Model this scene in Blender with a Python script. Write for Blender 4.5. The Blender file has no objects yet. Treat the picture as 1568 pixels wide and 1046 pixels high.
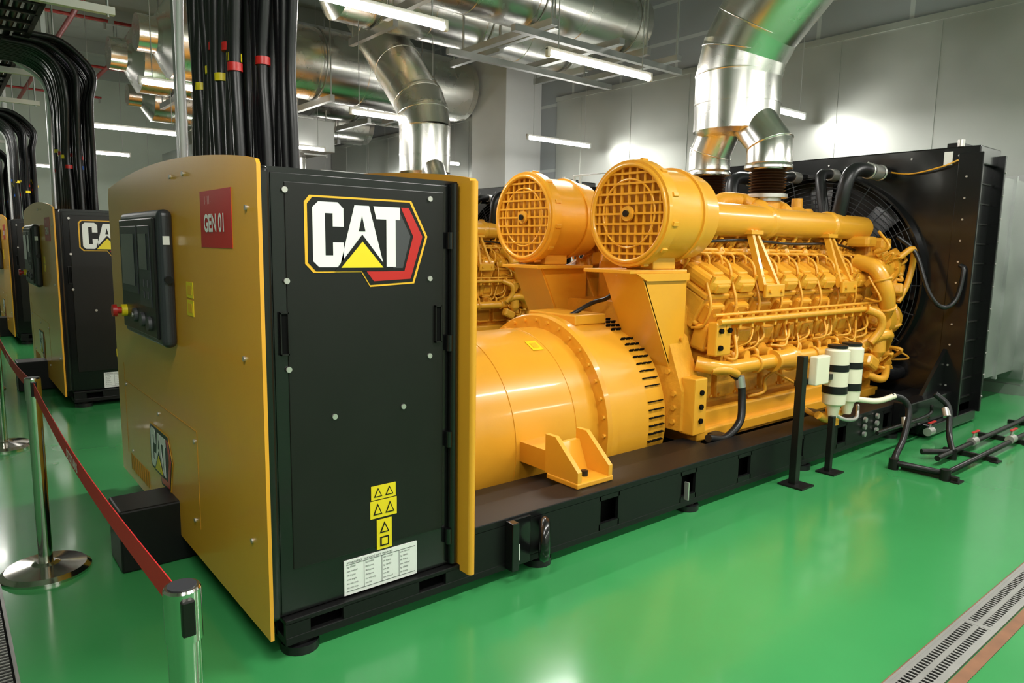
import bpy, bmesh, math, random
from mathutils import Vector as V, Matrix, Euler
random.seed(4)
D=bpy.data
# ---------------------------------------------------------------- materials
def mat(name,col,rough=.5,metal=0,coat=0,noise=0,nscale=4,bump=0,bscale=40,emit=0,rvar=0,spec=.5):
    m=D.materials.new(name);m.use_nodes=True;nt=m.node_tree;N=nt.nodes;L=nt.links
    b=N['Principled BSDF'];b.inputs['Base Color'].default_value=(*col,1);b.inputs['Roughness'].default_value=rough
    b.inputs['Metallic'].default_value=metal;b.inputs['Coat Weight'].default_value=coat;b.inputs['Coat Roughness'].default_value=.08
    b.inputs['Specular IOR Level'].default_value=spec
    tc=N.new('ShaderNodeTexCoord')
    if noise or rvar:
        n=N.new('ShaderNodeTexNoise');n.inputs['Scale'].default_value=nscale;n.inputs['Detail'].default_value=4
        L.new(tc.outputs['Object'],n.inputs['Vector'])
    if noise:
        r=N.new('ShaderNodeMixRGB');r.inputs[1].default_value=(*[c*(1-noise) for c in col],1);r.inputs[2].default_value=(*[min(1,c*(1+noise)) for c in col],1)
        L.new(n.outputs['Fac'],r.inputs[0]);L.new(r.outputs[0],b.inputs['Base Color'])
    if rvar:
        mr=N.new('ShaderNodeMapRange');mr.inputs[1].default_value=.3;mr.inputs[2].default_value=.7;mr.inputs[3].default_value=max(0,rough-rvar);mr.inputs[4].default_value=rough+rvar
        L.new(n.outputs['Fac'],mr.inputs[0]);L.new(mr.outputs[0],b.inputs['Roughness'])
    if bump:
        n2=N.new('ShaderNodeTexNoise');n2.inputs['Scale'].default_value=bscale;bp=N.new('ShaderNodeBump');bp.inputs['Strength'].default_value=bump;bp.inputs['Distance'].default_value=.01
        L.new(tc.outputs['Object'],n2.inputs['Vector']);L.new(n2.outputs['Fac'],bp.inputs['Height']);L.new(bp.outputs[0],b.inputs['Normal'])
    if emit:
        b.inputs['Emission Color'].default_value=(*col,1);b.inputs['Emission Strength'].default_value=emit
    return m
ORG=mat('orange_paint',(.78,.365,.026),.31,0,.28,.06,3,.03,60)
ORD=mat('orange_paint_cast',(.76,.355,.026),.42,0,.10,.22,9,.3,45)
ORS=mat('orange_element',(.55,.24,.016),.6,0,0,.2,20)
BLK=mat('black_gloss_paint',(.006,.006,.0065),.22,0,.2,.2,3,spec=.45)
BLR=mat('black_frame_paint',(.006,.006,.0062),.42,0,0,.2,3,spec=.28)
BLM=mat('black_satin_paint',(.008,.0075,.007),.36,0,0,.2,6,spec=.35)
RUB=mat('black_rubber',(.008,.008,.009),.36,0,0,.2,10,spec=.45)
DRK=mat('dark_void',(.003,.003,.003),.8,spec=.1)
GRY=mat('dark_grey_plastic',(.028,.03,.036),.38,0,0,.1,8)
SCR=mat('screen_glass',(.012,.014,.018),.08,0,.5)
SS=mat('insulated_steel_cladding',(.78,.77,.73),.27,1,0,.06,2,.12,5,rvar=.05)
GALV=mat('galvanised_steel',(.5,.51,.5),.42,1,0,.12,3,.06,6,rvar=.08)
WSH=mat('wall_sheet_metal',(.44,.46,.43),.42,.85,0,.15,1.2,.05,4,rvar=.08)
CHR=mat('polished_steel',(.62,.6,.56),.13,1)
ZIN=mat('zinc_bolt',(.55,.53,.5),.35,.7)
GRT=mat('grate_steel',(.36,.36,.34),.42,.9,0,.15,8)
BRZ=mat('bellows_bronze',(.16,.09,.05),.38,.9,0,.2,20)
WHT=mat('white_paint',(.8,.8,.78),.4)
DWH=mat('decal_white',(.82,.82,.8),.35)
DBK=mat('decal_black',(.008,.008,.008),.4,spec=.3)
DYE=mat('decal_yellow',(.82,.64,.014),.4)
DRE=mat('decal_red',(.5,.014,.012),.35)
DAM=mat('decal_amber',(.82,.44,.02),.4)
DGR=mat('decal_grey',(.05,.05,.055),.5)
RED=mat('red_pipe_paint',(.34,.018,.014),.4)
REB=mat('red_belt_fabric',(.5,.010,.012),.6,0,0,.1,60)
CRM=mat('cream_filter_paint',(.8,.75,.58),.35)
BLU=mat('blue_tag',(.02,.1,.45),.5)
TUBE=mat('lamp_tube_glow',(1,.98,.92),.5,emit=52)
CONC=mat('grey_concrete_paint',(.50,.51,.50),.6,0,0,.08,2)
CEIL=mat('ceiling_paint',(.36,.39,.36),.8,0,0,.15,1.5)
BEAM=mat('beam_paint',(.34,.37,.34),.6,0,0,.1,2)
WALLP=mat('wall_paint',(.50,.57,.49),.7,0,0,.1,1.2)
EDG=mat('rust_brown_edge_line',(.20,.085,.035),.6,0,0,.5,8)
FLR=mat('green_epoxy',(.046,.285,.085),.19,0,.22,.22,.9,.06,2.5,rvar=.06)
def gridmat():
    m=D.materials.new('insulation_panel');m.use_nodes=True;nt=m.node_tree;N=nt.nodes;L=nt.links;b=N['Principled BSDF']
    tc=N.new('ShaderNodeTexCoord');sp=N.new('ShaderNodeSeparateXYZ');cb=N.new('ShaderNodeCombineXYZ')
    L.new(tc.outputs['Object'],sp.inputs[0]);L.new(sp.outputs['Y'],cb.inputs['X']);L.new(sp.outputs['Z'],cb.inputs['Y'])
    br=N.new('ShaderNodeTexBrick');br.offset=0;br.inputs['Scale'].default_value=1;br.inputs['Brick Width'].default_value=1.2;br.inputs['Row Height'].default_value=.62
    br.inputs['Mortar Size'].default_value=.03;br.inputs['Color1'].default_value=(.24,.26,.27,1);br.inputs['Color2'].default_value=(.27,.285,.295,1);br.inputs['Mortar'].default_value=(.40,.42,.42,1)
    L.new(cb.outputs[0],br.inputs['Vector']);L.new(br.outputs['Color'],b.inputs['Base Color']);b.inputs['Roughness'].default_value=.6
    return m
INS=gridmat()
# ---------------------------------------------------------------- geometry builder
def frame(d):
    d=d.normalized();a=V((0,0,1)) if abs(d.z)<.9 else V((1,0,0))
    u=d.cross(a).normalized();return u,u.cross(d).normalized()*-1
class G:
    def __init__(s,name,parent=None):
        s.n=name;s.p=parent;s.v=[];s.f=[];s.mi=[];s.sm=[];s.mats=[]
    def m(s,mt):
        if mt not in s.mats:s.mats.append(mt)
        return s.mats.index(mt)
    def add(s,vs,fs,mt,smooth=False):
        o=len(s.v);i=s.m(mt);s.v+=[tuple(x) for x in vs]
        for k,f in enumerate(fs):
            s.f.append([o+a for a in f]);s.mi.append(i);s.sm.append(smooth if isinstance(smooth,bool) else smooth[k])
    def box(s,c,sz,mt,rot=(0,0,0),bev=0,seg=2):
        bm=bmesh.new();bmesh.ops.create_cube(bm,size=1)
        bmesh.ops.scale(bm,vec=sz,verts=bm.verts)
        if bev:bmesh.ops.bevel(bm,geom=bm.edges[:],offset=min(bev,min(sz)*.45),segments=seg,affect='EDGES',profile=.5)
        M=Matrix.Translation(c)@Euler(rot).to_matrix().to_4x4()
        bm.transform(M);bm.verts.index_update()
        s.add([v.co for v in bm.verts],[[v.index for v in f.verts] for f in bm.faces],mt);bm.free()
    def bx(s,x0,x1,y0,y1,z0,z1,mt,bev=0):
        s.box(((x0+x1)/2,(y0+y1)/2,(z0+z1)/2),(abs(x1-x0),abs(y1-y0),abs(z1-z0)),mt,bev=bev)
    def lathe(s,o,d,prof,mt,seg=28,caps=True):
        o=V(o);d=V(d).normalized();u,w=frame(d)
        cs=[(math.cos(2*math.pi*k/seg),math.sin(2*math.pi*k/seg)) for k in range(seg)]
        def ring(a,r):return [o+d*a+u*(r*c)+w*(r*q) for c,q in cs]
        for (a0,r0),(a1,r1) in zip(prof,prof[1:]):
            vs=ring(a0,r0)+ring(a1,r1)
            s.add(vs,[[k,(k+1)%seg,seg+(k+1)%seg,seg+k] for k in range(seg)],mt,True)
        if caps:
            if prof[0][1]>1e-5:s.add(ring(*prof[0]),[list(range(seg))[::-1]],mt)
            if prof[-1][1]>1e-5:s.add(ring(*prof[-1]),[list(range(seg))],mt)
    def cyl(s,a,b,r,mt,seg=20,r2=None,caps=True):
        a=V(a);b=V(b);s.lathe(a,b-a,[(0,r),((b-a).length,r if r2 is None else r2)],mt,seg,caps)
    def torus(s,c,d,R,r,mt,seg=36,ms=8):
        c=V(c);d=V(d).normalized();u,w=frame(d);vs=[];fs=[]
        for i in range(seg):
            a=2*math.pi*i/seg;e=u*math.cos(a)+w*math.sin(a)
            for j in range(ms):
                b=2*math.pi*j/ms;vs.append(c+e*(R+r*math.cos(b))+d*(r*math.sin(b)))
        for i in range(seg):
            for j in range(ms):
                fs.append([i*ms+j,((i+1)%seg)*ms+j,((i+1)%seg)*ms+(j+1)%ms,i*ms+(j+1)%ms])
        s.add(vs,fs,mt,True)
    def tube(s,pts,r,mt,seg=10,smooth=True,sub=6,caps=True):
        P=[V(p) for p in pts]
        if smooth and len(P)>2:
            Q=[P[0]+(P[0]-P[1])]+P+[P[-1]+(P[-1]-P[-2])];o=[]
            for i in range(1,len(Q)-2):
                for k in range(sub):
                    t=k/sub;a,b,c,d=Q[i-1],Q[i],Q[i+1],Q[i+2]
                    o.append(.5*((2*b)+(c-a)*t+(2*a-5*b+4*c-d)*t*t+(3*b-a-3*c+d)*t**3))
            o.append(P[-1]);P=o
        n=len(P);T=[(P[min(i+1,n-1)]-P[max(i-1,0)]).normalized() for i in range(n)]
        if not smooth:
            T=[];
            for i in range(n):
                a=(P[i]-P[i-1]).normalized() if i else (P[1]-P[0]).normalized()
                b=(P[i+1]-P[i]).normalized() if i<n-1 else a
                T.append((a+b).normalized())
        u,w=frame(T[0]);vs=[];
        for i in range(n):
            u=(u-T[i]*u.dot(T[i])).normalized();w=T[i].cross(u)
            for j in range(seg):
                a=2*math.pi*j/seg;vs.append(P[i]+u*(r*math.cos(a))+w*(r*math.sin(a)))
        fs=[[i*seg+j,i*seg+(j+1)%seg,(i+1)*seg+(j+1)%seg,(i+1)*seg+j] for i in range(n-1) for j in range(seg)]
        s.add(vs,fs,mt,True)
        if caps:
            s.add(vs[:seg],[list(range(seg))[::-1]],mt);s.add(vs[-seg:],[list(range(seg))],mt)
    def poly(s,pts,th,mt):
        P=[V(p) for p in pts];th=V(th);n=len(P)
        s.add(P+[p+th for p in P],[list(range(n))[::-1],list(range(n,2*n))]+[[i,(i+1)%n,n+(i+1)%n,n+i] for i in range(n)],mt)
    def bolts(s,pts,d,r,h,mt,seg=6):
        for p in pts:s.cyl(V(p),V(p)+V(d)*h,r,mt,seg)
    def finish(s,off=(0,0,0)):
        me=D.meshes.new(s.n);o=V(off);me.from_pydata([tuple(V(v)-o) for v in s.v],[],s.f)
        for mt in s.mats:me.materials.append(mt)
        me.polygons.foreach_set('material_index',s.mi);me.polygons.foreach_set('use_smooth',s.sm);me.update()
        bm=bmesh.new();bm.from_mesh(me);bmesh.ops.recalc_face_normals(bm,faces=bm.faces);bm.to_mesh(me);bm.free()
        ob=D.objects.new(s.n,me);bpy.context.collection.objects.link(ob)
        if s.p:ob.parent=s.p
        else:ob.location=o
        return ob
def empty(name,loc):
    e=D.objects.new(name,None);e.empty_display_size=.3;e.location=loc;bpy.context.collection.objects.link(e);return e
def dup(e,name,delta):
    n=empty(name,V(e.location)+V(delta))
    for c in list(e.children):
        k=D.objects.new(c.name,c.data);bpy.context.collection.objects.link(k);k.parent=n;k.location=c.location
    return n
# ---------------------------------------------------------------- decal logo
def logo(g,o,ux,uz,n,w):
    o=V(o);ux=V(ux);uz=V(uz);n=V(n)
    def P(pts,lay,mt,sc=1.0,c=(.5,-.33)):
        q=[((x-c[0])*sc+c[0],(z-c[1])*sc+c[1]) for x,z in pts]
        g.poly([o+ux*(x*w)+uz*(z*w*.95)+n*(.0012*lay) for x,z in q],n*.0011,mt)
    out=[(.04,0),(.855,0),(1.0,-.28),(.88,-.66),(.5,-.68),(.43,-.565),(.06,-.565),(0,-.5),(0,-.05)]
    P(out,0,DAM,1.03);P(out,1,DBK,.985)
    P([(.77,-.05),(.84,-.05),(.965,-.28),(.855,-.63),(.53,-.645),(.47,-.565),(.80,-.565),(.88,-.28)],2,DRE)
    P([(.765,-.10),(.855,-.28),(.785,-.54),(.70,-.54),(.72,-.15)],2,DGR)
    P([(.09,-.035),(.24,-.035),(.285,-.08),(.285,-.22),(.2,-.22),(.2,-.12),(.14,-.12),(.14,-.44),(.2,-.44),(.2,-.34),(.285,-.34),(.285,-.485),(.24,-.53),(.09,-.53),(.045,-.485),(.045,-.08)],2,DWH)
    P([(.375,-.05),(.495,-.05),(.62,-.53),(.25,-.53)],2,DWH)
    P([(.435,-.13),(.462,-.25),(.408,-.25)],3,DBK)
    P([(.435,-.275),(.66,-.56),(.21,-.56)],4,DBK)
    P([(.435,-.33),(.61,-.535),(.26,-.535)],5,DYE)
    P([(.53,-.05),(.76,-.05),(.76,-.15),(.72,-.15),(.72,-.53),(.64,-.53),(.64,-.15),(.555,-.15)],3,DWH)
def text(g,s,o,ux,uz,n,h,mt,sx=1,bold=0):
    c=D.curves.new('tmp','FONT');c.body=s;c.size=h;c.offset=bold;ob=D.objects.new('tmp',c);bpy.context.collection.objects.link(ob)
    dg=bpy.context.evaluated_depsgraph_get();dg.update();me=ob.evaluated_get(dg).to_mesh()
    o=V(o);g.add([o+V(ux)*(v.co.x*sx)+V(uz)*v.co.y+V(n)*.002 for v in me.vertices],[list(p.vertices) for p in me.polygons],mt)
    D.objects.remove(ob)
# ================================================================= GENERATOR SET
YC=3.75
gen=empty('diesel_generator_set',(4.2,YC,0));OFF=(4.2,YC,0)
# --- base skid
g=G('base_skid',gen)
def rail(y0,y1,sgn):
    g.bx(1.8,7.3,y0,y1,.275,.31,BLR,.004);g.bx(.95,7.3,y0,y1,.05,.085,BLR,.004);g.bx(.95,1.85,y0,y1,.135,.155,BLR,.003)
    g.bx(.95,1.8,y0+.06,y1-.06,.15,.31,BLR)
    ops=[1.12,1.62,2.76,3.46,4.06,4.75,5.4,6.2]
    yf=y0 if sgn<0 else y1
    def face(a,b,z0,z1):g.bx(a,b,min(yf,yf-sgn*.02),max(yf,yf-sgn*.02),z0,z1,BLR)
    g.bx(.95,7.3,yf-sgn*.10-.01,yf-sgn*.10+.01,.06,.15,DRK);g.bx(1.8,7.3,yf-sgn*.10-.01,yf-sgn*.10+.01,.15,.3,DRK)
    last=.95
    for o in ops:
        t=.14 if o<1.8 else .275
        if last<1.8<o-.07:face(last,1.8,.085,.14);face(1.8,o-.07,.085,.275)
        else:face(last,o-.07,.085,t)
        last=o+.07
        if o>1.8:face(o-.08,o+.08,.085,.12);face(o-.08,o+.08,.25,.275)
    face(last,7.3,.085,.275)
rail(2.5,2.72,-1);rail(4.78,5.0,1)
for x in (1.03,2.29,3.53,4.9,6.4):
    for y in (2.56,4.94):
        g.cyl((x,y,0),(x,y,.035),.075,RUB,20);g.cyl((x,y,.03),(x,y,.055),.045,BLM,12)
for x in (.98,1.9,3.1,4.3,5.6,7.0):g.bx(x-.05,x+.05,2.7,4.8,.08,.29,BLR)
for y in (2.7,4.54):g.bx(1.85,4.0,y,y+.26,.1,.285,BLR)
g.bx(.96,7.2,2.7,4.8,.08,.1,BLR)
g.bx(.60,1.0,3.66,3.93,.0,.31,BLR,.01)
for x in (2.2,6.75):
    g.bx(x-.17,x-.13,2.44,2.5,.06,.3,BLK,.004)
    g.bx(x-.14,x-.02,2.485,2.5,.06,.3,BLK,.004)
    g.torus((x+.03,2.44,.18),(.75,-.66,0),.085,.028,BLK,28,8)
    g.bx(x-.125,x-.095,2.476,2.485,.09,.17,DWH)
g.bx(3.42,3.43,2.47,2.5,.1,.21,ZIN)
g.finish(OFF)
# --- control cabinet
g=G('control_cabinet',gen)
def arch():
    y0,y1=2.44,5.04;pts=[(y0,.13),(y0,1.865),(y0+.01,1.88)]
    n=24
    for i in range(n+1):
        t=i/n;y=y0+.03+(y1-y0-.06)*t
        pts.append((y,1.885+.085*max(0,math.sin(math.pi*min(1,t*.93+.0)))**.8))
    pts+=[(y1,1.84),(y1,.13)];return pts
ar=arch()
g.poly([(.87,y,z) for y,z in ar],(.014,0,0),ORG)
g.poly([(1.765,y,z) for y,z in ar],(.035,0,0),ORG)
g.lathe((1.7825,2.44,.13),(0,0,1),[(0,.0175),(1.74,.0175)],ORG,16)
PY=2.53
g.bx(.89,1.765,PY+.008,PY+.04,.16,1.87,BLK);g.bx(.89,1.765,4.93,4.96,.16,1.87,BLK)
g.bx(.89,1.765,PY+.01,4.96,1.84,1.87,BLM)
g.box((.91,PY+.0,1.015),(.06,.06,1.71),BLK,bev=.022,seg=4)
g.bx(1.0,1.69,PY,PY+.01,.34,1.82,BLM,.003);g.bx(.95,1.72,PY+.004,PY+.01,.165,1.85,BLK,.002)
g.cyl((1.735,PY-.01,.17),(1.735,PY-.01,1.86),.020,BLK,12)
for z in (1.62,1.18,.75,.3):g.cyl((1.715,PY-.012,z-.035),(1.715,PY-.012,z+.035),.016,BLK,10)
B=[(1.0,1.79),(1.62,1.79),(1.0,1.46),(1.62,1.46),(1.0,1.13),(1.62,1.13),(1.18,.925),(1.49,.925)]
g.bolts([(x,PY+.001,z) for x,z in B],(0,-1,0),.011,.008,ZIN,12)
for x in (.985,1.66):
    g.bx(x-.012,x+.012,PY-.006,PY+.002,1.19,1.34,DRK)
    for a in (-.016,.012):g.bx(x+a,x+a+.004,PY-.012,PY,1.185,1.345,BLM)
    for z in (1.185,1.34):g.bx(x-.016,x+.016,PY-.012,PY,z,z+.006,BLM)
LX=1.08
logo(g,(LX,PY-.001,1.772),(1,0,0),(0,0,1),(0,-1,0),.52)
def warn(x0,x1,z0,z1,y=PY,syms=2):
    g.bx(x0,x1,y-.003,y+.001,z0,z1,DYE)
    w=(x1-x0);h=z1-z0
    if syms==2:
        for cx in (x0+w*.27,x0+w*.73):
            g.poly([(cx-w*.17,y-.005,z0+h*.2),(cx+w*.17,y-.005,z0+h*.2),(cx,y-.005,z0+h*.85)],(0,.001,0),DBK)
            g.poly([(cx-w*.11,y-.0062,z0+h*.27),(cx+w*.11,y-.0062,z0+h*.27),(cx,y-.0062,z0+h*.7)],(0,.001,0),DYE)
    else:
        cx=x0+w/2
        g.poly([(cx-w*.32,y-.005,z0+h*.55),(cx+w*.32,y-.005,z0+h*.55),(cx,y-.005,z0+h*.92)],(0,.001,0),DBK)
        g.poly([(cx-w*.2,y-.0062,z0+h*.59),(cx+w*.2,y-.0062,z0+h*.59),(cx,y-.0062,z0+h*.82)],(0,.001,0),DYE)
        g.bx(x0+w*.2,x1-w*.2,y-.005,y-.004,z0+h*.1,z0+h*.42,DBK);g.bx(x0+w*.3,x1-w*.3,y-.0062,y-.005,z0+h*.15,z0+h*.37,DYE)
warn(1.335,1.45,.545,.605);warn(1.33,1.455,.465,.54);warn(1.36,1.43,.325,.455,syms=1)
g.bx(1.21,1.555,PY-.001,PY+.006,.165,.315,DWH)
ty=PY-.0005
text(g,'WARNING  SERVICE LIFT POINTS',(1.22,ty,.30),(1,0,0),(0,0,1),(0,-1,0),.012,DBK,1.2)
for i in range(4):
    for j in range(6):
        xa=1.222+i*.083;za=.283-j*.018
        text(g,random.choice(['lift frame','kg 10450','see manual','do not step','use bar','max angle']),(xa,ty,za),(1,0,0),(0,0,1),(0,-1,0),.0105,DGR)
    if i:g.bx(1.216+i*.083,1.2175+i*.083,PY-.0022,PY-.001,.18,.295,DGR)
for z in (.295,.18):g.bx(1.22,1.545,PY-.0022,PY-.001,z,z+.0015,DGR)
# instrument panel on front
g.box((.838,3.96,1.42),(.066,.84,.645),GRY,bev=.03,seg=4)
g.box((.80,3.965,1.42),(.016,.74,.57),BLM,bev=.006)
g.bx(.788,.796,3.93,4.30,1.33,1.67,GRY,.003);g.bx(.784,.789,3.97,4.26,1.37,1.63,SCR)
g.bx(.788,.796,3.66,3.89,1.28,1.67,GRY,.003);g.bx(.784,.789,3.70,3.86,1.46,1.63,SCR)
for i in range(2):
    for j in range(2):g.bx(.784,.789,3.71+i*.08,3.75+i*.08,1.32+j*.055,1.355+j*.055,DGR)
for y,z in ((4.02,1.22),(3.86,1.21),(3.72,1.20)):
    g.lathe((.792,y,z),(-1,0,0),[(0,.036),(.015,.034),(.015,.024)],DGR,18)
g.lathe((.776,4.02,1.22),(-1,0,0),[(0,.012),(.006,.012)],ZIN,12)
g.lathe((.795,4.25,1.225),(-1,0,0),[(0,.032),(.03,.032)],DYE,18);g.lathe((.767,4.25,1.225),(-1,0,0),[(0,.018),(.025,.018),(.025,.034),(.045,.032)],DRE,18)
g.cyl((.838,3.545,1.42),(.838,3.525,1.42),.018,DBK,14);g.bx(.822,.854,3.53,3.542,1.405,1.435,GRY)
g.bx(.822,.85,3.534,3.542,1.58,1.62,DWH)
g.bx(.868,.871,2.71,3.10,1.575,1.80,DRE)
text(g,'GEN 01',(.868,3.05,1.64),(0,-1,0),(0,0,1),(-1,0,0),.095,DWH,.86,.003)
text(g,'| . | | .',(.868,3.03,1.755),(0,-1,0),(0,0,1),(-1,0,0),.035,DWH)
for z in (1.27,1.35):
    g.bx(.868,.871,3.26,3.36,z,z+.07,DYE);g.bx(.8672,.869,3.28,3.34,z+.015,z+.055,DAM)
logo(g,(.868,4.22,.60),(0,-1,0),(0,0,1),(-1,0,0),.46)
for a in ((3.30,3.305,.28,.74),(4.84,4.845,.28,.85)):g.bx(.8685,.8715,a[0],a[1],a[2],a[3],ORS)
g.bx(.868,.8715,3.3,4.84,.74,.744,ORS)
FB=[(3.34,1.92),(3.55,1.92),(3.34,.72),(3.38,.33),(4.8,.75),(4.0,.72),(4.7,.35),(2.6,.5),(2.62,1.2),(2.55,1.75)]
g.bolts([(.87,y,z-.03) for y,z in FB],(-1,0,0),.010,.007,ZIN,10)
for i in range(9):g.bx(.868,.8712,4.3+i*.055,4.33+i*.055,.19,.29,ORS)
g.finish(OFF)
# --- alternator
g=G('alternator',gen);AZ=.39;AR=.64
g.lathe((1.8,YC,AZ),(1,0,0),[(0,.57),(.05,AR),(1.56,AR)],ORG,80)
g.lathe((3.30,YC,AZ),(1,0,0),[(0,.66),(0,.725),(.03,.738),(.085,.738),(.11,.71)],ORG,80)
g.lathe((3.40,YC,AZ),(1,0,0),[(0,.71),(.32,.71),(.32,.702),(.52,.695),(.55,.66)],ORG,80)
for k in range(36):
    a=2*math.pi*k/36;e=V((0,math.cos(a),math.sin(a)))
    if AZ+.7*math.sin(a)>.15:g.cyl(V((3.30,YC,AZ))+e*.695,V((3.282,YC,AZ))+e*.695,.014,ORD,6)
for k in range(80):
    a=2*math.pi*k/80
    for j in range(3):
        if (k%9)==0 or AZ+.7*math.sin(a)<.14:continue
        c=V((3.755+j*.055,YC+(.703-.0022*j)*math.cos(a),AZ+(.703-.0022*j)*math.sin(a)))
        g.box(c,(.042,.008,.032),DRK,(a-math.pi/2,0,0))
for x in (2.0,2.6,3.1):g.torus((x,YC,AZ),(1,0,0),AR+.001,.004,ORG,72,6)
def onal(x,deg,w,h,mt,r=.643):
    a=math.radians(deg);c=V((x,YC-r*math.cos(a),AZ+r*math.sin(a)));g.box(c,(w,h,.003),mt,(math.pi/2-a,0,0))
onal(3.02,62,.09,.10,DYE);onal(3.02,62,.05,.05,DAM,.6455);onal(2.42,57,.12,.06,DWH)
g.v=[(x,y,max(z,.105)) for x,y,z in g.v]
for s in (-1,1):
    def Y(d):return YC+s*d
    g.bx(2.59,2.87,Y(1.17),Y(.92),.31,.34,ORG,.006)
    for x in (2.595,2.835):
        g.poly([(x,Y(1.165),.34),(x,Y(1.165),.40),(x,Y(.98),.56),(x,Y(.90),.56),(x,Y(.90),.34)],(.03,0,0),ORG)
    g.poly([(2.6,Y(1.0),.34),(2.6,Y(.93),.50),(2.6,Y(.90),.50),(2.6,Y(.92),.34)],(.26,0,0),ORG)
    g.bx(2.63,2.83,Y(.91),Y(.60),.33,.45,ORG)
    g.bolts([(2.73,Y(1.08),.34)],(0,0,1),.022,.03,BLM,6)
g.bx(2.45,2.62,3.55,3.75,1.0,1.14,ORG,.01);g.bx(2.5,2.56,3.545,3.55,1.05,1.10,DWH)
g.bx(3.44,3.75,3.5,4.0,1.06,1.13,ORG,.01)
g.tube([(3.5,3.65,1.10),(3.7,3.6,1.2),(3.9,3.6,1.25),(4.1,3.6,1.45)],.016,RUB)
g.finish(OFF)
# --- engine
g=G('engine_block',gen)
R_=random.uniform
hp=[(-.80,.34),(-.80,.62),(-.66,.98),(-.35,1.2),(.35,1.2),(.66,.98),(.80,.62),(.80,.34)]
g.poly([(3.95,YC+y,z) for y,z in hp],(.22,0,0),ORD)
for (y,z) in ((-.74,.4),(-.74,.5),(-.74,.6),(-.68,.75),(-.62,.9),(-.5,1.03)):g.cyl((3.95,YC+y,z),(3.93,YC+y,z),.02,ORD,6)
g.bx(3.98,4.12,2.86,2.98,.32,.72,ORG,.01);g.bolts([(4.05,2.86,.42),(4.05,2.86,.52),(4.05,2.86,.62)],(0,-1,0),.02,.015,DRK)
g.bx(4.15,6.95,2.98,4.52,.20,.44,ORG,.015)
g.bx(4.15,6.85,3.14,4.36,.42,1.20,ORD,.02)
g.bx(4.12,7.0,2.93,3.02,.24,.32,ORG,.01)
g.bx(4.25,6.8,3.42,4.08,1.18,1.50,ORD,.03)
for i in range(7):g.box((4.6+.31*i,YC,1.58),(.2,.5,.18),ORD,bev=.03)
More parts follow.
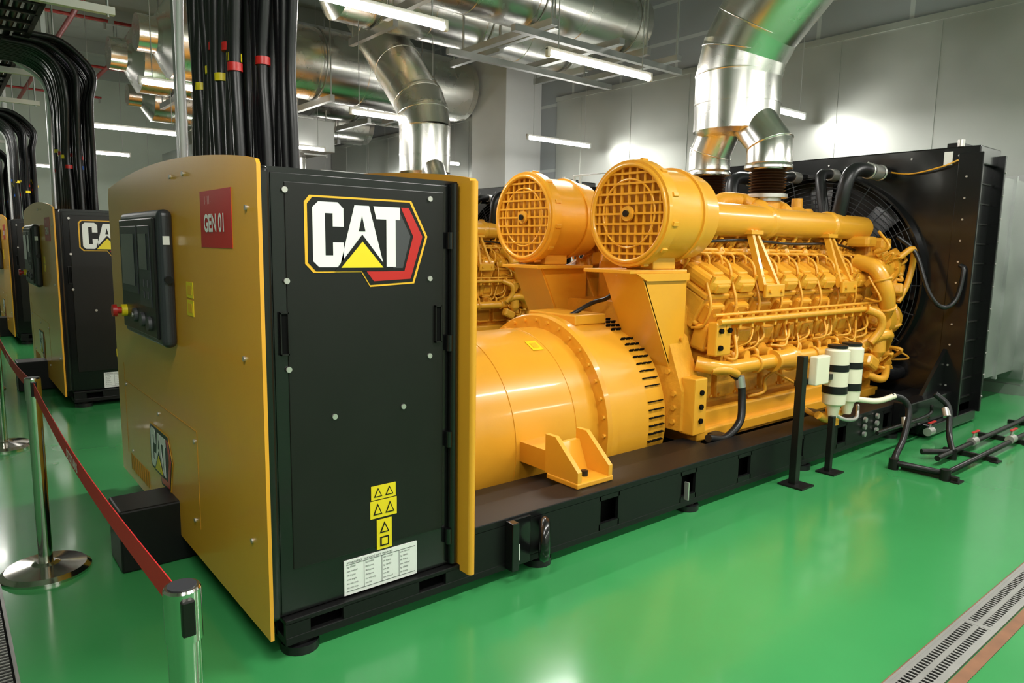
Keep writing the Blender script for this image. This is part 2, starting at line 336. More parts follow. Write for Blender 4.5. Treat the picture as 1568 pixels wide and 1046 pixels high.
for s in (-1,1):
    def Y(d):return YC+s*d
    for i in range(8):
        x=4.36+.312*i;an=-s*math.radians(28)
        def H(a,b,c):
            ca,sa=math.cos(math.radians(28)),math.sin(math.radians(28))
            return (x+a,Y(.55+b*ca+c*sa),1.23+c*ca-b*sa)
        g.box(H(0,0,-.01),(.275,.34,.24),ORD,(an,0,0),.012)
        g.box(H(0,.01,.13),(.285,.34,.04),ORD,(an,0,0),.01)
        g.box(H(0,.02,.205),(.245,.31,.12),ORG,(an,0,0),.045,3)
        g.box(H(0,.02,.27),(.13,.16,.04),ORG,(an,0,0),.018,3)
        g.box(H(0,.175,.20),(.15,.03,.07),ORD,(an,0,0),.012)
        for dx in (-.11,.11):
            for db in (-.12,.14):g.cyl(H(dx,db,.15),H(dx,db,.285),.014,ORD,6)
        g.box(H(0,.19,.0),(.20,.06,.16),ORG,(an,0,0),.02)
        for dx in (-.07,.07):
            for dz in (-.05,.05):g.cyl(H(dx,.21,.0+dz),H(dx,.232,.0+dz),.012,ORD,6)
        for dx in (-.122,.122):g.cyl(H(dx,.165,-.08),H(dx,.20,-.08),.018,ORD,6)
        g.tube([H(0,-.12,.16),H(.0,-.14,.28),(x,Y(.50),1.66),(x,Y(.42),1.70),(x,Y(.30),1.62)],.042,ORD,12)
        g.torus(H(.0,-.14,.26),(0,s*.47,.88),.046,.012,ORD,14,6)
        g.tube([H(.135,.10,.16),H(.14,.12,.25),H(.145,.02,.34),(x+.15,Y(.55),1.60)],.012,ORD,6)
        g.tube([H(-.135,.18,-.12),H(-.14,.26,-.05),H(-.14,.24,.1),H(-.13,.12,.22)],.011,ORD,6)
        g.box((x,Y(.71),.97),(.255,.14,.19),ORG,(an*.5,0,0),.03,3)
        g.box((x,Y(.785),.97),(.16,.03,.10),ORD,(an*.5,0,0),.012)
        for dx in (-.105,.105):
            for dz in (-.07,.07):g.cyl((x+dx,Y(.76),.97+dz),(x+dx,Y(.80),.97+dz),.014,ORD,6)
        g.box((x+.156,Y(.70),.97),(.03,.12,.26),ORD,bev=.006)
        g.box((x,Y(.64),.60),(.25,.07,.24),ORD,bev=.02)
        for dx in (-.1,.1):
            for dz in (-.09,.09):g.cyl((x+dx,Y(.67),.60+dz),(x+dx,Y(.69),.60+dz),.013,ORD,6)
        g.lathe((x,Y(.60),.82),(0,s,0),[(0,.055),(.14,.055),(.14,.072),(.17,.072),(.17,.04),(.24,.04)],ORD,16)
        g.tube([(x+.1,Y(.70),.84),(x+.1,Y(.84),.86),(x+.1,Y(.86),.80)],.016,ORD,8)
    g.tube([(4.2,Y(.90),1.10),(6.9,Y(.90),1.10)],.024,ORD);g.tube([(4.2,Y(.86),1.145),(6.8,Y(.86),1.145)],.013,ORD)
    g.tube([(4.3,Y(.55),1.60),(6.9,Y(.55),1.60)],.020,ORD);g.tube([(4.3,Y(.62),1.575),(6.9,Y(.62),1.575)],.012,ORD)
    g.tube([(4.3,Y(.45),1.68),(6.9,Y(.45),1.68)],.035,ORD)
    g.tube([(4.3,Y(.40),1.76),(5.2,Y(.40),1.76),(5.4,Y(.5),1.72),(6.8,Y(.5),1.72)],.018,ORD)
    for i in range(17):
        x=4.3+i*.156
        g.tube([(x,Y(.62),1.575),(x+.02,Y(.69),1.56),(x+.03,Y(.70),1.5)],.009,ORD,6)
        g.cyl((x,Y(.90),1.10),(x,Y(.90),1.14),.016,ORD,6)
        g.box((x,Y(.86),1.09),(.025,.09,.09),ORD)
    g.tube([(4.15,Y(.76),.80),(4.22,Y(.84),.78),(4.4,Y(.86),.755),(5.0,Y(.86),.755)],.055,ORG,16)
    g.lathe((4.98,Y(.86),.755),(1,0,0),[(0,.055),(0,.085),(.03,.085),(.03,.07),(.22,.09),(.24,.10),(.28,.10),(.28,.06)],ORG,20)
    g.tube([(5.2,Y(.86),.755),(6.7,Y(.86),.755),(6.9,Y(.84),.82)],.055,ORG,16)
    for x in (4.75,5.6,6.0,6.4):g.torus((x,Y(.86),.755),(1,0,0),.06,.014,ORD,20,6)
    g.tube([(5.1,Y(.80),.66),(5.2,Y(.86),.60),(5.35,Y(.86),.54),(5.5,Y(.80),.52)],.012,ORD,6)
    g.tube([(4.9,Y(.72),.46),(5.0,Y(.80),.50),(5.0,Y(.80),.60),(5.1,Y(.82),.66)],.014,ORD,6)
    g.lathe((4.2,Y(.55),1.83),(1,0,0),[(0,.12),(.10,.12),(.14,.13),(1.0,.125),(1.02,.14),(1.07,.14),(1.09,.118),(2.05,.115),(2.07,.13),(2.12,.13),(2.14,.115),(2.78,.11),(2.84,.08)],ORG,28)
    for x in (4.95,6.15):
        for dx in (-1,1):
            g.poly([(x+dx*.12,Y(.86),1.30),(x+dx*.085,Y(.86),1.30),(x+dx*.01,Y(.66),1.76),(x+dx*.045,Y(.66),1.76)],(0,.05*-s,0),ORG)
        g.box((x,Y(.86),1.30),(.26,.03,.10),ORG,bev=.008);g.bolts([(x-.08,Y(.875),1.30),(x+.08,Y(.875),1.30)],(0,s,0),.018,.015,ORD)
        g.box((x,Y(.64),1.74),(.16,.10,.03),ORG)
    yy=.33
    g.lathe((5.35,Y(yy),1.86),(1,0,0),[(0,.09),(.05,.13),(.12,.15),(.2,.13),(.24,.07),(.34,.07),(.38,.13),(.5,.15),(.58,.11)],ORD,24)
    g.torus((5.47,Y(yy),1.86),(1,0,0),.12,.06,ORD,24,10);g.torus((5.8,Y(yy),1.86),(1,0,0),.12,.06,ORD,24,10)
    g.cyl((5.62,Y(yy),1.9),(5.62,Y(yy),2.05),.12,ORD,20)
    g.tube([(5.3,Y(yy),1.86),(5.1,Y(yy),1.9),(5.0,Y(.42),1.86),(4.95,Y(.55),1.83)],.07,ORD,14)
    g.tube([(5.0,Y(.2),1.8),(5.2,Y(.15),2.0),(5.45,Y(.2),2.02),(5.47,Y(yy),1.98)],.07,ORD,14)
    g.cyl((4.62,Y(.3),1.6),(4.62,Y(.3),2.0),.09,ORD,18);g.lathe((4.62,Y(.3),2.0),(0,0,1),[(0,.10),(.03,.10),(.06,.04)],ORD,16)
    g.lathe((6.2,Y(.3),1.6),(0,0,1),[(0,.1),(.3,.1),(.3,.12),(.34,.12),(.40,.05),(.48,.05)],ORD,18)
    g.lathe((6.5,Y(.25),1.6),(0,0,1),[(0,.07),(.35,.07),(.4,.03)],ORD,14)
    g.box((6.3,Y(.12),1.75),(.5,.3,.3),ORD,bev=.04);g.box((4.9,Y(.14),1.65),(.5,.3,.25),ORD,bev=.04)
    # front end gear + accessories
    g.lathe((6.86,Y(.46),1.56),(1,0,0),[(0,.14),(.16,.14),(.2,.09),(.3,.09)],ORG,24)
    g.lathe((6.62,Y(.80),1.46),(1,0,0),[(0,.08),(.05,.115),(.30,.115),(.30,.15),(.34,.15),(.34,.11),(.42,.11),(.42,.14),(.46,.14),(.46,.05)],ORG,28)
    for k in range(8):
        a=k*math.pi/4;g.cyl((6.90,Y(.80)+.13*math.cos(a),1.46+.13*math.sin(a)),(7.0,Y(.80)+.13*math.cos(a),1.46+.13*math.sin(a)),.011,ORD,6)
    g.lathe((6.75,Y(.80),.98),(1,0,0),[(0,.12),(.03,.18),(.15,.18),(.17,.12),(.24,.12),(.26,.16),(.32,.16),(.32,.06),(.42,.06)],ORG,28)
    g.lathe((6.72,Y(.72),.52),(1,0,0),[(0,.10),(.05,.14),(.2,.14),(.22,.09),(.30,.09)],ORD,22)
    g.lathe((6.6,Y(.95),.66),(0,0,1),[(0,.04),(.05,.07),(.16,.07),(.18,.09),(.21,.09)],ORD,18)
    g.tube([(6.58,Y(.70),1.52),(6.58,Y(.88),1.46),(6.60,Y(.97),1.30),(6.68,Y(.97),1.14),(6.78,Y(.90),1.02)],.07,ORG,18)
    g.torus((6.59,Y(.95),1.36),(.1,.3*s,-1),.075,.014,ORD,20,6);g.torus((6.70,Y(.96),1.11),(.5,0,-1),.075,.014,ORD,20,6)
    g.tube([(6.45,Y(.86),.78),(6.55,Y(.98),.86),(6.68,Y(1.0),.86),(6.78,Y(.95),.80),(6.85,Y(.9),.72)],.05,ORG,14)
    g.tube([(6.4,Y(.92),1.10),(6.5,Y(1.0),1.04),(6.52,Y(1.0),.92),(6.45,Y(.95),.8)],.035,ORD,12)
    g.tube([(6.5,Y(.92),.50),(6.7,Y(.98),.45),(6.95,Y(.9),.55),(7.0,Y(.85),.8)],.035,ORD,12)
    g.tube([(6.9,Y(.95),1.56),(7.0,Y(1.02),1.64),(7.08,Y(1.0),1.5),(7.04,Y(.98),1.3),(6.95,Y(.95),1.15)],.028,ORD,12)
    g.box((6.98,Y(.70),1.68),(.18,.22,.12),ORD,bev=.03);g.box((6.75,Y(.66),1.70),(.2,.22,.10),ORG,bev=.03)
    g.box((6.62,Y(.90),1.02),(.14,.10,.16),ORD,(.2,.3,0),.03);g.box((6.5,Y(.94),.62),(.2,.10,.12),ORD,(0,.4,0),.03)
    g.box((6.92,Y(.95),1.26),(.16,.10,.10),ORD,(0,.3,.3),.02);g.box((7.0,Y(.82),.66),(.12,.16,.12),ORD,bev=.02)
    g.cyl((7.0,Y(.86),1.12),(7.0,Y(.86),1.36),.05,ORD,16)
    for k in range(10):
        a=2*math.pi*k/10;g.cyl((7.0,Y(.80)+.14*math.cos(a),.98+.14*math.sin(a)),(7.09,Y(.80)+.14*math.cos(a),.98+.14*math.sin(a)),.012,ORD,6)
    for k in range(22):
        x=R_(6.5,7.05);z=R_(.5,1.6)
        g.tube([(x,Y(.84),z),(x+R_(-.05,.1),Y(R_(.92,1.03)),z+R_(-.1,.1)),(x+R_(-.1,.15),Y(.86),z+R_(-.2,.2))],R_(.008,.018),ORD,6)
        g.box((R_(6.5,7.05),Y(R_(.82,.9)),R_(.45,1.6)),(R_(.04,.1),R_(.05,.1),R_(.04,.1)),ORD,(R_(0,1),R_(0,1),0),.01)
    for k in range(22):
        x=R_(4.3,6.7);y1=R_(.72,.84);z1=R_(.82,.9)
        g.tube([(x,Y(y1+.03),z1),(x+R_(.03,.12),Y(y1+.1),z1+R_(0,.1)),(x+R_(.1,.25),Y(y1),z1+R_(.15,.3))],R_(.007,.013),ORD,6)
    for k in range(50):
        x=R_(4.3,6.8);g.box((x,Y(R_(.2,.5)),R_(1.5,1.76)),(R_(.05,.16),R_(.05,.12),R_(.05,.12)),ORD,(R_(-.4,.4),R_(-.3,.3),0),.015)
        g.cyl((x,Y(.45),1.45),(x+.02,Y(.58),R_(1.6,1.74)),R_(.010,.022),ORD,8)
    g.tube([(4.4,Y(.60),1.66),(4.9,Y(.62),1.68),(5.6,Y(.60),1.66),(6.3,Y(.62),1.67),(6.8,Y(.58),1.62)],.012,RUB,8)
    g.box((4.27,Y(.86),.98),(.18,.08,.24),ORG,bev=.012);g.bolts([(4.22,Y(.9),1.04),(4.32,Y(.9),1.04),(4.22,Y(.9),.92)],(0,s,0),.02,.02,DRK)
    g.tube([(4.4,Y(.9),.72),(4.46,Y(.93),.66),(4.46,Y(.95),.52),(4.4,Y(.98),.38),(4.2,Y(1.0),.30),(4.0,Y(1.0),.33)],.028,RUB,12)
    g.cyl((4.45,Y(.925),.70),(4.46,Y(.935),.62),.035,ZIN,10)
    g.tube([(4.2,Y(.86),.76),(4.3,Y(.92),.76),(4.42,Y(.92),.72)],.03,ORG,12)
g.bx(6.83,7.0,3.05,4.45,.3,1.7,ORD,.03)
g.lathe((6.98,YC,1.25),(1,0,0),[(0,.22),(.08,.22),(.08,.12),(.30,.12)],BLM,24)
g.lathe((6.98,YC,.6),(1,0,0),[(0,.28),(.1,.28),(.1,.1)],BLM,24)
g.finish(OFF)
# --- air cleaners with brackets
g=G('air_cleaners',gen)
for s in (-1,1):
    yy=YC+s*.545+ (.04 if s>0 else 0);z=1.83;x0=3.61 if s<0 else 3.65
    c=V((x0,yy,z))
    g.lathe(c,(1,0,0),[(0,.305),(0,.35),(.02,.357),(.09,.357),(.10,.33),(.13,.33),(.13,.316),(.40,.316),(.40,.33),(.43,.33),(.43,.316),(.60,.30),(.66,.2),(.70,.13),(.80,.13)],ORG,56,False)
    g.lathe(c+V((.045,0,0)),(1,0,0),[(0,.305),(.001,.305)],ORS,40);g.lathe(c,(1,0,0),[(0,.305),(.045,.305)],ORG,40,False)
    g.torus(c,(1,0,0),.318,.016,ORG,48,8);g.torus(c+V((.006,0,0)),(1,0,0),.225,.008,ORG,40,6)
    for k in range(-4,5):
        d=k*.066;h=math.sqrt(.31**2-d*d)
        g.box(c+V((.012,d,0)),(.016,.014,2*h),ORG);g.box(c+V((.004,0,d)),(.012,2*h,.014),ORG)
    g.lathe(c,(-1,0,0),[(-.01,.05),(.012,.05),(.012,.03)],ORD,16);g.cyl(c,c+V((-.03,0,0)),.022,BLM,8)
    for k in range(12):
        a=k*math.pi/6+.2;g.box(c+V((.06,.358*math.cos(a),.358*math.sin(a))),(.05,.02,.03),ORG,(a,0,0),.004)
    g.bx(x0+.14,x0+.38,yy-.12,yy+.13,1.46,1.56,ORG,.01)
    ya,yb=(yy-.13,yy+.30) if s<0 else (yy-.30,yy+.13)
    g.bx(x0-.10,x0+.50,ya,yb,1.435,1.46,ORG,.004)
    yo=ya if s<0 else yb;yi=yo-s*.34
    for y in (yo,yi):
        g.poly([(x0+.02,y,1.435),(x0+.50,y,1.435),(x0+.50,y,.84),(x0+.46,y,.76),(x0+.36,y,.76)],(0,-s*.016,0),ORG)
    g.poly([(x0+.01,yo,1.435),(x0+.35,yo,.76),(x0+.35,yi,.76),(x0+.01,yi,1.435)],(.016,0,0.008),ORG)
    g.bolts([(x0+.44,yo,.86),(x0+.46,yo,.97)],(0,s,0),.016,.02,ORD)
    g.poly([(x0-.06,yo+s*.003,1.436),(x0+.50,yo+s*.003,1.436),(x0+.50,yo+s*.003,1.385),(x0+.05,yo+s*.003,1.385)],(0,s*.02,0),ORG)
g.finish(OFF)
# --- radiator
g=G('radiator',gen)
RX=7.25
g.bx(RX,RX+.5,2.36,2.46,.06,2.46,BLK,.01);g.bx(RX,RX+.5,5.06,5.16,.06,2.46,BLK,.01)
g.bx(RX,RX+.5,2.36,5.16,.06,.2,BLK,.01);g.bx(RX-.02,RX+.50,2.33,5.2,2.40,2.56,BLK,.012)
g.bx(RX+.10,RX+.42,2.44,5.08,.18,2.42,BLM)
g.bx(RX-.03,RX+.0,2.3,2.5,.1,2.5,BLK,.006);g.bx(RX+.44,RX+.48,2.27,2.40,.1,2.5,BLK,.006)
FC=V((RX-.02,YC,1.30));R=1.06
def sq(a):
    c,q=math.cos(a),math.sin(a);k=1/max(abs(c)/1.3,abs(q)/1.12);return V((0,c*k,q*k))
n=72;vs=[];fs=[]
for k in range(n):
    a=2*math.pi*k/n;vs.append(FC+V((0,R*math.cos(a),R*math.sin(a))));vs.append(FC+sq(a))
for k in range(n):
    j=(k+1)%n;fs.append([2*k,2*j,2*j+1,2*k+1])
g.add(vs,fs,BLK);g.lathe(FC,(-1,0,0),[(-.12,R),(.10,R),(.10,R+.02),(0,R+.03)],BLK,72,False)
for k in range(22):g.torus(FC+V((-.14,0,0)),(1,0,0),.14+k*.043,.0035,GRY,64,4)
for k in range(24):
    a=2*math.pi*k/24;e=V((0,math.cos(a),math.sin(a)))
    g.cyl(FC+V((-.14,0,0))+e*.12,FC+V((-.12,0,0))+e*1.07,.006,GRY,5)
for k in range(8):
    a=2*math.pi*k/8;u=V((0,math.cos(a),math.sin(a)));w=V((0,-math.sin(a),math.cos(a)))
    p=FC+V((.0,0,0));g.poly([p+u*.15-w*.08+V((.03,0,0)),p+u*1.0-w*.16+V((.05,0,0)),p+u*1.0+w*.14+V((-.05,0,0)),p+u*.15+w*.08+V((-.03,0,0))],(.01,0,0),BLK)
g.lathe(FC,(-1,0,0),[(-.1,.18),(.06,.18),(.08,.1)],BLM,24)
g.bolts([(RX-.03,2.42,.2+k*.19) for k in range(12)],(-1,0,0),.009,.006,ZIN,8)
g.bolts([(RX+x,2.36,.2+k*.12) for k in range(19) for x in (.06,)],(0,-1,0),.010,.008,ZIN,8)
g.bolts([(RX+.46,2.27,.25+k*.21) for k in range(11)],(0,-1,0),.010,.008,ZIN,8)
g.bolts([(RX-.02,y,2.48) for y in [2.5+.4*k for k in range(7)]],(-1,0,0),.009,.007,ZIN,8)
for k in range(12):g.bx(RX+.12,RX+.40,2.35,2.37,.25+k*.18,.262+k*.18,BLM)
g.bx(RX+.02,RX+.3,2.5,2.62,2.56,2.6,BLM);g.bx(RX-.03,RX-.01,2.55,2.62,2.40,2.52,DWH);g.cyl((RX+.0,2.5,2.56),(RX+.0,2.5,2.62),.03,ZIN,12)
g.bx(6.6,RX+.45,2.30,2.46,.02,.12,BLK,.01);g.bx(6.3,RX,2.36,2.5,.12,.34,BLK,.01)
g.bx(RX-.4,RX+.5,5.02,5.18,.02,.12,BLK,.01)
g.poly([(6.7,2.44,.3),(RX,2.44,.3),(RX,2.44,.75)],(0,.03,0),BLK)
g.bolts([(5.75+i*.22,2.49,zz) for i in range(2) for zz in (.14,.2,.26)],(0,-1,0),.022,.02,ZIN,10)
for s in (-1,1):
    def Y(d):return YC+s*d
    g.tube([(RX,Y(.62),2.36),(6.9,Y(.62),2.36),(6.62,Y(.62),2.35),(6.5,Y(.60),2.24),(6.5,Y(.55),1.95),(6.55,Y(.45),1.7)],.065,RUB,16)
    g.torus((7.1,Y(.62),2.36),(1,0,0),.066,.012,ZIN,20,6);g.torus((6.86,Y(.62),2.36),(1,0,0),.066,.012,ZIN,20,6)
    g.cyl((6.9,Y(.62),2.36),(7.06,Y(.62),2.36),.072,ZIN,18)
    g.tube([(RX,Y(.2),2.36),(6.9,Y(.2),2.36),(6.75,Y(.22),2.3),(6.7,Y(.3),2.0),(6.7,Y(.35),1.7)],.05,RUB,14)
    g.cyl((6.95,Y(.2),2.36),(7.08,Y(.2),2.36),.058,ZIN,18)
    g.tube([(RX,Y(.9),.45),(7.1,Y(.88),.45),(7.0,Y(.8),.55)],.07,RUB,14)
g.tube([(6.95,2.85,1.75),(7.0,2.7,1.6),(6.98,2.55,1.25),(7.05,2.45,1.12),(7.15,2.38,1.2),(7.2,2.36,1.45),(7.22,2.4,1.5)],.02,RUB,10)
g.tube([(7.22,2.5,2.44),(7.15,2.62,2.38),(7.18,2.9,2.34),(7.24,3.2,2.40)],.008,ORG,6)
g.finish(OFF)
for k in (1,2,3):dup(gen,'diesel_generator_set',(0,5.2*k,0))
for k in range(4):
    g=G('air_discharge_duct');dy=5.2*k
    g.bx(7.80,9.5,2.5+dy,5.02+dy,.3,2.38,GALV);g.bx(7.78,7.82,2.44+dy,5.08+dy,.24,2.44,GALV);g.bx(9.44,9.5,2.40+dy,5.12+dy,.2,2.48,GALV)
    for x in (8.2,8.8):g.bx(x-.02,x+.02,2.47+dy,5.05+dy,.27,2.41,GALV)
    g.finish((8.6,3.76+dy,0))
# ================================================================= EXHAUSTS
def exhaust(dy,sy):
    e=empty('exhaust_stack',(5.65,YC+dy,2.05));o=(5.65,YC+dy,2.05)
    g=G('stack_body',e);Y=lambda d:YC+dy+d
    X=5.68
    zt=3.14 if sy<0 else 3.30
    g.lathe((X,Y(.05),2.62),(0,0,1),[(0,.28),(.03,.37),(.26,.37),(.26,.376),(.28,.376),(.28,.37),(zt-2.62,.37)],SS,56)
    p=[V((X,Y(.05),zt))]
    for a,l in zip([14,32,45],[.20,.24,3.4]):
        d=V((0,sy*math.sin(math.radians(a)),math.cos(math.radians(a))));p.append(p[-1]+d*l)
    for a,b in zip(p,p[1:]):
        d=(b-a).normalized();g.cyl(a-d*.06,b+d*.06,.37,SS,52);g.torus(b,d,.37,.008,SS,52,6)
    g.torus(p[0],(0,0,1),.37,.008,SS,52,6)
    d=(p[-1]-p[-2]).normalized()
    for t in (.8,1.6,2.4):g.torus(p[-2]+d*t,d,.37,.008,SS,44,6)
    q=p[-1];g.lathe(q-d*.05,d,[(0,.37),(.05,.42),(.10,.42),(.10,.3)],GALV,40)
    for s,x in ((-1,5.60),(1,5.74)):
        y=Y(s*.35)
        q=[V((X,Y(.05+s*.12),2.80)),V((x,y,2.50)),V((x,y,2.34))]
        g.tube(q,.19,SS,34,False);g.torus(q[1],(0,s*.4,-1),.192,.008,SS,30,6)
        g.lathe((x,y,2.345),(0,0,-1),[(0,.18),(.03,.2),(.05,.2),(.05,.13),(.07,.13)],SS,30)
        pr=[(0,.13)]
        for k in range(9):pr+=[(.01+k*.024,.155),(.022+k*.024,.125)]
        g.lathe((x,y,2.29),(0,0,-1),pr,BRZ,28)
        g.lathe((x,y,2.08),(0,0,-1),[(0,.17),(.03,.17),(.03,.12),(.06,.12)],ZIN,28)
    g.finish(o)
exhaust(0,-1);exhaust(5.2,1);exhaust(10.4,1);exhaust(15.6,1)
def silencer(x0,x1,y,z,r,name='exhaust_silencer'):
    g=G(name);L=x1-x0
    pr=[(0,r*.45),(.25,r*.45),(.3,r*.6),(.45,r)]
    t=.9
    while t<L-.6:
        pr+=[(t,r),(t,r*1.015),(t+.03,r*1.015),(t+.03,r)];t+=.9
    pr+=[(L-.15,r),(L-.12,r*.96),(L,r*.94)]
    g.lathe((x0,y,z),(1,0,0),pr,SS,48)
    x=x0+1
    while x<x1:
        g.bx(x-.04,x+.04,y-r-.15,y+r+.15,z-r-.12,z-r-.02,GALV)
        for s in(-1,1):
            g.cyl((x,y+s*(r+.1),z-r-.1),(x,y+s*(r+.1),6.1),.012,GALV,6)
        g.torus((x,y,z),(1,0,0),r+.01,.012,GALV,36,4);x+=1.8
    g.finish(((x0+x1)/2,y,z))
silencer(3.6,8.5,7.6,4.95,.46);silencer(4.0,9.0,9.3,5.1,.5);silencer(2.6,8.6,12.2,4.7,.6);silencer(2.6,9.2,14.3,4.8,.6);silencer(3.5,9.2,17.5,4.7,.5)
g=G('steel_duct_support_frame')
for y in (6.9,8.3):g.bx(5.6,8.8,y-.04,y+.04,4.17,4.25,GALV)
for x in (6,7.2,8.4):g.bx(x-.05,x+.05,6.6,8.6,4.25,4.33,GALV)
for x in (6,8.4):
    for y in (6.65,8.5):g.cyl((x,y,4.3),(x,y,6.1),.015,GALV,6)
g.finish((7,8.5,4.2))
g=G('ventilation_duct');g.bx(5.2,6.4,13.5,22,3.4,4.0,GALV,.01)
for y in range(14,22,2):g.bx(5.17,6.43,y-.03,y+.03,3.37,4.03,GALV)
for y in (14,17,20):
    for x in(5.15,6.45):g.cyl((x,y,3.35),(x,y,6.1),.012,GALV,6)
g.finish((6,17,3.6))
# ================================================================= CABLES
def cables(k):
    dy=5.2*k
    e=empty('power_cable_bundle',(1.25,3.7+dy,1.9));o=(1.25,3.7+dy,1.9);g=G('cables',e)
    rnd=random.Random(7+k);n=14
    for row in range(3):
        for i in range(n):
            t=i/(n-1);yb=3.34+.70*t+rnd.uniform(-.012,.012);x=1.13+row*.12+rnd.uniform(-.015,.015)
            yt=3.28+.78*t+rnd.uniform(-.01,.01)
            gp=round(t*2)/2;ym=3.38+.63*(.6*t+.4*gp)+rnd.uniform(-.01,.01)
            pts=[(x,yb+dy,1.86),(x,(yb*.5+ym*.5)+dy,2.15),(x+rnd.uniform(-.01,.01),ym+dy,2.42),(x,(yt+ym)/2+dy,2.72),(x,yt+dy,3.0),(x-.05+.04*row,yt+dy,3.28),(x-.22,yt+dy,3.43+row*.05),(x-.5,yt+dy,3.46+row*.05)]
            g.tube(pts,.0255,RUB,10,sub=4)
            if row==0 and i%2==0 or rnd.random()<.15:
                z=rnd.choice((2.28,2.33,2.38,2.43,2.48,2.53));g.cyl((x,ym+dy,z-.018),(x,ym+dy,z+.018),.034,rnd.choice((DYE,DRE,BLU,DYE,DRE)),12)
    g.tube([(1.08,4.10+dy,1.88),(1.08,4.10+dy,2.5),(1.07,4.10+dy,3.2),(.8,4.10+dy,3.45)],.018,WHT,8)
    g.bx(1.07,1.12,4.16+dy,4.21+dy,1.88,6.1,GALV,.004)
    g.bx(1.05,1.5,3.3+dy,4.2+dy,1.86,1.90,BLM)
    g.finish(o)
for k in range(4):cables(k)
g=G('cable_ladder_tray')
for x in (.55,.85):g.bx(x-.02,x+.02,2.2,24.5,3.50,3.58,BLM)
y=2.3
while y<24.5:g.bx(.55,.85,y-.02,y+.02,3.50,3.53,BLM);y+=.35
for y in (6.8,9.9,12,15.1,17.2,20.3):
    g.bx(.4,1.3,y-.03,y+.03,3.42,3.48,WHT);g.cyl((.45,y,3.4),(.45,y,6.1),.012,GALV,6);g.cyl((1.25,y,3.4),(1.25,y,6.1),.012,GALV,6)
for i in range(3):g.tube([(.62+i*.08,2.3,3.55),(.62+i*.08,24.4,3.55)],.03,RUB,8)
g.finish((.7,13,3.5))
# ================================================================= STANCHIONS + BELT
def stan(x,y):
    g=G('barrier_post')
    g.lathe((x,y,0),(0,0,1),[(0,.19),(.012,.19),(.03,.17),(.045,.06),(.055,.04)],CHR,48)
    g.cyl((x,y,.05),(x,y,.86),.030,CHR,32)
    g.lathe((x,y,.85),(0,0,1),[(0,.030),(0,.0335),(.10,.0335),(.105,.031)],CHR,32);g.cyl((x,y,.955),(x,y,.957),.026,GRY,24)
    g.bx(x-.012,x+.012,y-.042,y+.042,.87,.94,BLM,.003)
    g.finish((x,y,0))
SY=(-1.6,1.36,3.92,6.54,9.16)
for y in SY:stan(.32,y)
def belt(ya,yb):
    g=G('red_barrier_belt');vs=[];n=16
    for i in range(n+1):
        t=i/n;y=ya+(yb-ya)*t;z=.905-.05*math.sin(math.pi*t)
        for dx,dz in ((-.0012,.03),(-.0012,-.03),(.0012,-.03),(.0012,.03)):vs.append((.32+dx,y,z+dz))
    g.add(vs,[[4*i+j,4*i+(j+1)%4,4*(i+1)+(j+1)%4,4*(i+1)+j] for i in range(n) for j in range(4)],REB)
    text(g,'OTOTRANS',(.3185,(ya+yb)/2+.22,.838),(0,-1,0),(0,0,1),(-1,0,0),.045,DWH,1,.001)
    g.finish((.32,(ya+yb)/2,.9))
for a,b in list(zip(SY,SY[1:]))[1:]:belt(a+.045,b-.045)
# ================================================================= FUEL FILTER STAND & PIPES
e=empty('fuel_filter_stand',(4.9,2.4,0));g=G('stand_parts',e)
g.bx(4.47,4.53,2.36,2.41,0,.90,BLM,.003);g.bx(4.42,4.58,2.28,2.46,0,.012,BLM);g.bx(4.95,4.99,2.36,2.40,0,.42,BLM,.003);g.bx(4.9,5.05,2.3,2.44,0,.012,BLM)
g.bx(4.53,5.5,2.42,2.45,.68,.72,BLM)
g.bx(4.66,4.84,2.36,2.42,.68,.88,CRM,.008)
for x,y in ((5.10,2.44),(5.32,2.44)):
    g.lathe((x,y,.47),(0,0,1),[(0,.05),(.02,.08),(.10,.085),(.10,.09)],CRM,28)
    g.lathe((x,y,.57),(0,0,1),[(0,.088),(.055,.088)],DBK,28);g.lathe((x,y,.625),(0,0,1),[(0,.086),(.11,.086)],CRM,28)
    g.lathe((x,y,.735),(0,0,1),[(0,.088),(.05,.088)],DBK,28);g.lathe((x,y,.785),(0,0,1),[(0,.086),(.10,.086),(.12,.06)],CRM,28)
    g.lathe((x,y,.905),(0,0,1),[(0,.07),(.02,.07)],DBK,28)
    g.lathe((x,y,.38),(0,0,1),[(0,.03),(.09,.05)],CRM,16)
g.tube([(5.38,2.42,.49),(5.6,2.34,.46),(5.72,2.26,.50)],.022,CRM,10)
g.tube([(5.1,2.45,.42),(5.2,2.4,.36),(5.4,2.4,.34),(5.5,2.44,.42)],.014,ZIN,8)
g.tube([(5.0,2.5,.40),(5.15,2.5,.35),(5.35,2.5,.38)],.03,ORD,8);g.cyl((5.22,2.5,.30),(5.22,2.5,.42),.05,ORD,14)
g.tube([(5.2,2.5,.38),(5.15,2.6,.36),(5.15,2.75,.42)],.02,ORD,8)
g.finish((4.9,2.4,0))
e=empty('fuel_pipework',(5.8,2.0,0));g=G('pipes',e)
g.tube([(5.70,2.28,.50),(5.78,2.22,.47),(5.80,2.18,.38),(5.70,2.16,.2),(5.55,2.15,.08),(5.45,2.12,.055)],.024,RUB,10)
g.cyl((5.79,2.2,.33),(5.77,2.18,.26),.03,ZIN,10)
g.tube([(5.45,2.12,.05),(5.48,1.78,.05),(7.2,1.78,.05)],.022,BLM,10,False)
g.tube([(6.35,2.2,.45),(6.38,2.1,.35),(6.3,2.05,.15),(6.1,1.95,.06)],.024,RUB,10);g.cyl((6.37,2.12,.34),(6.34,2.09,.28),.03,ZIN,10)
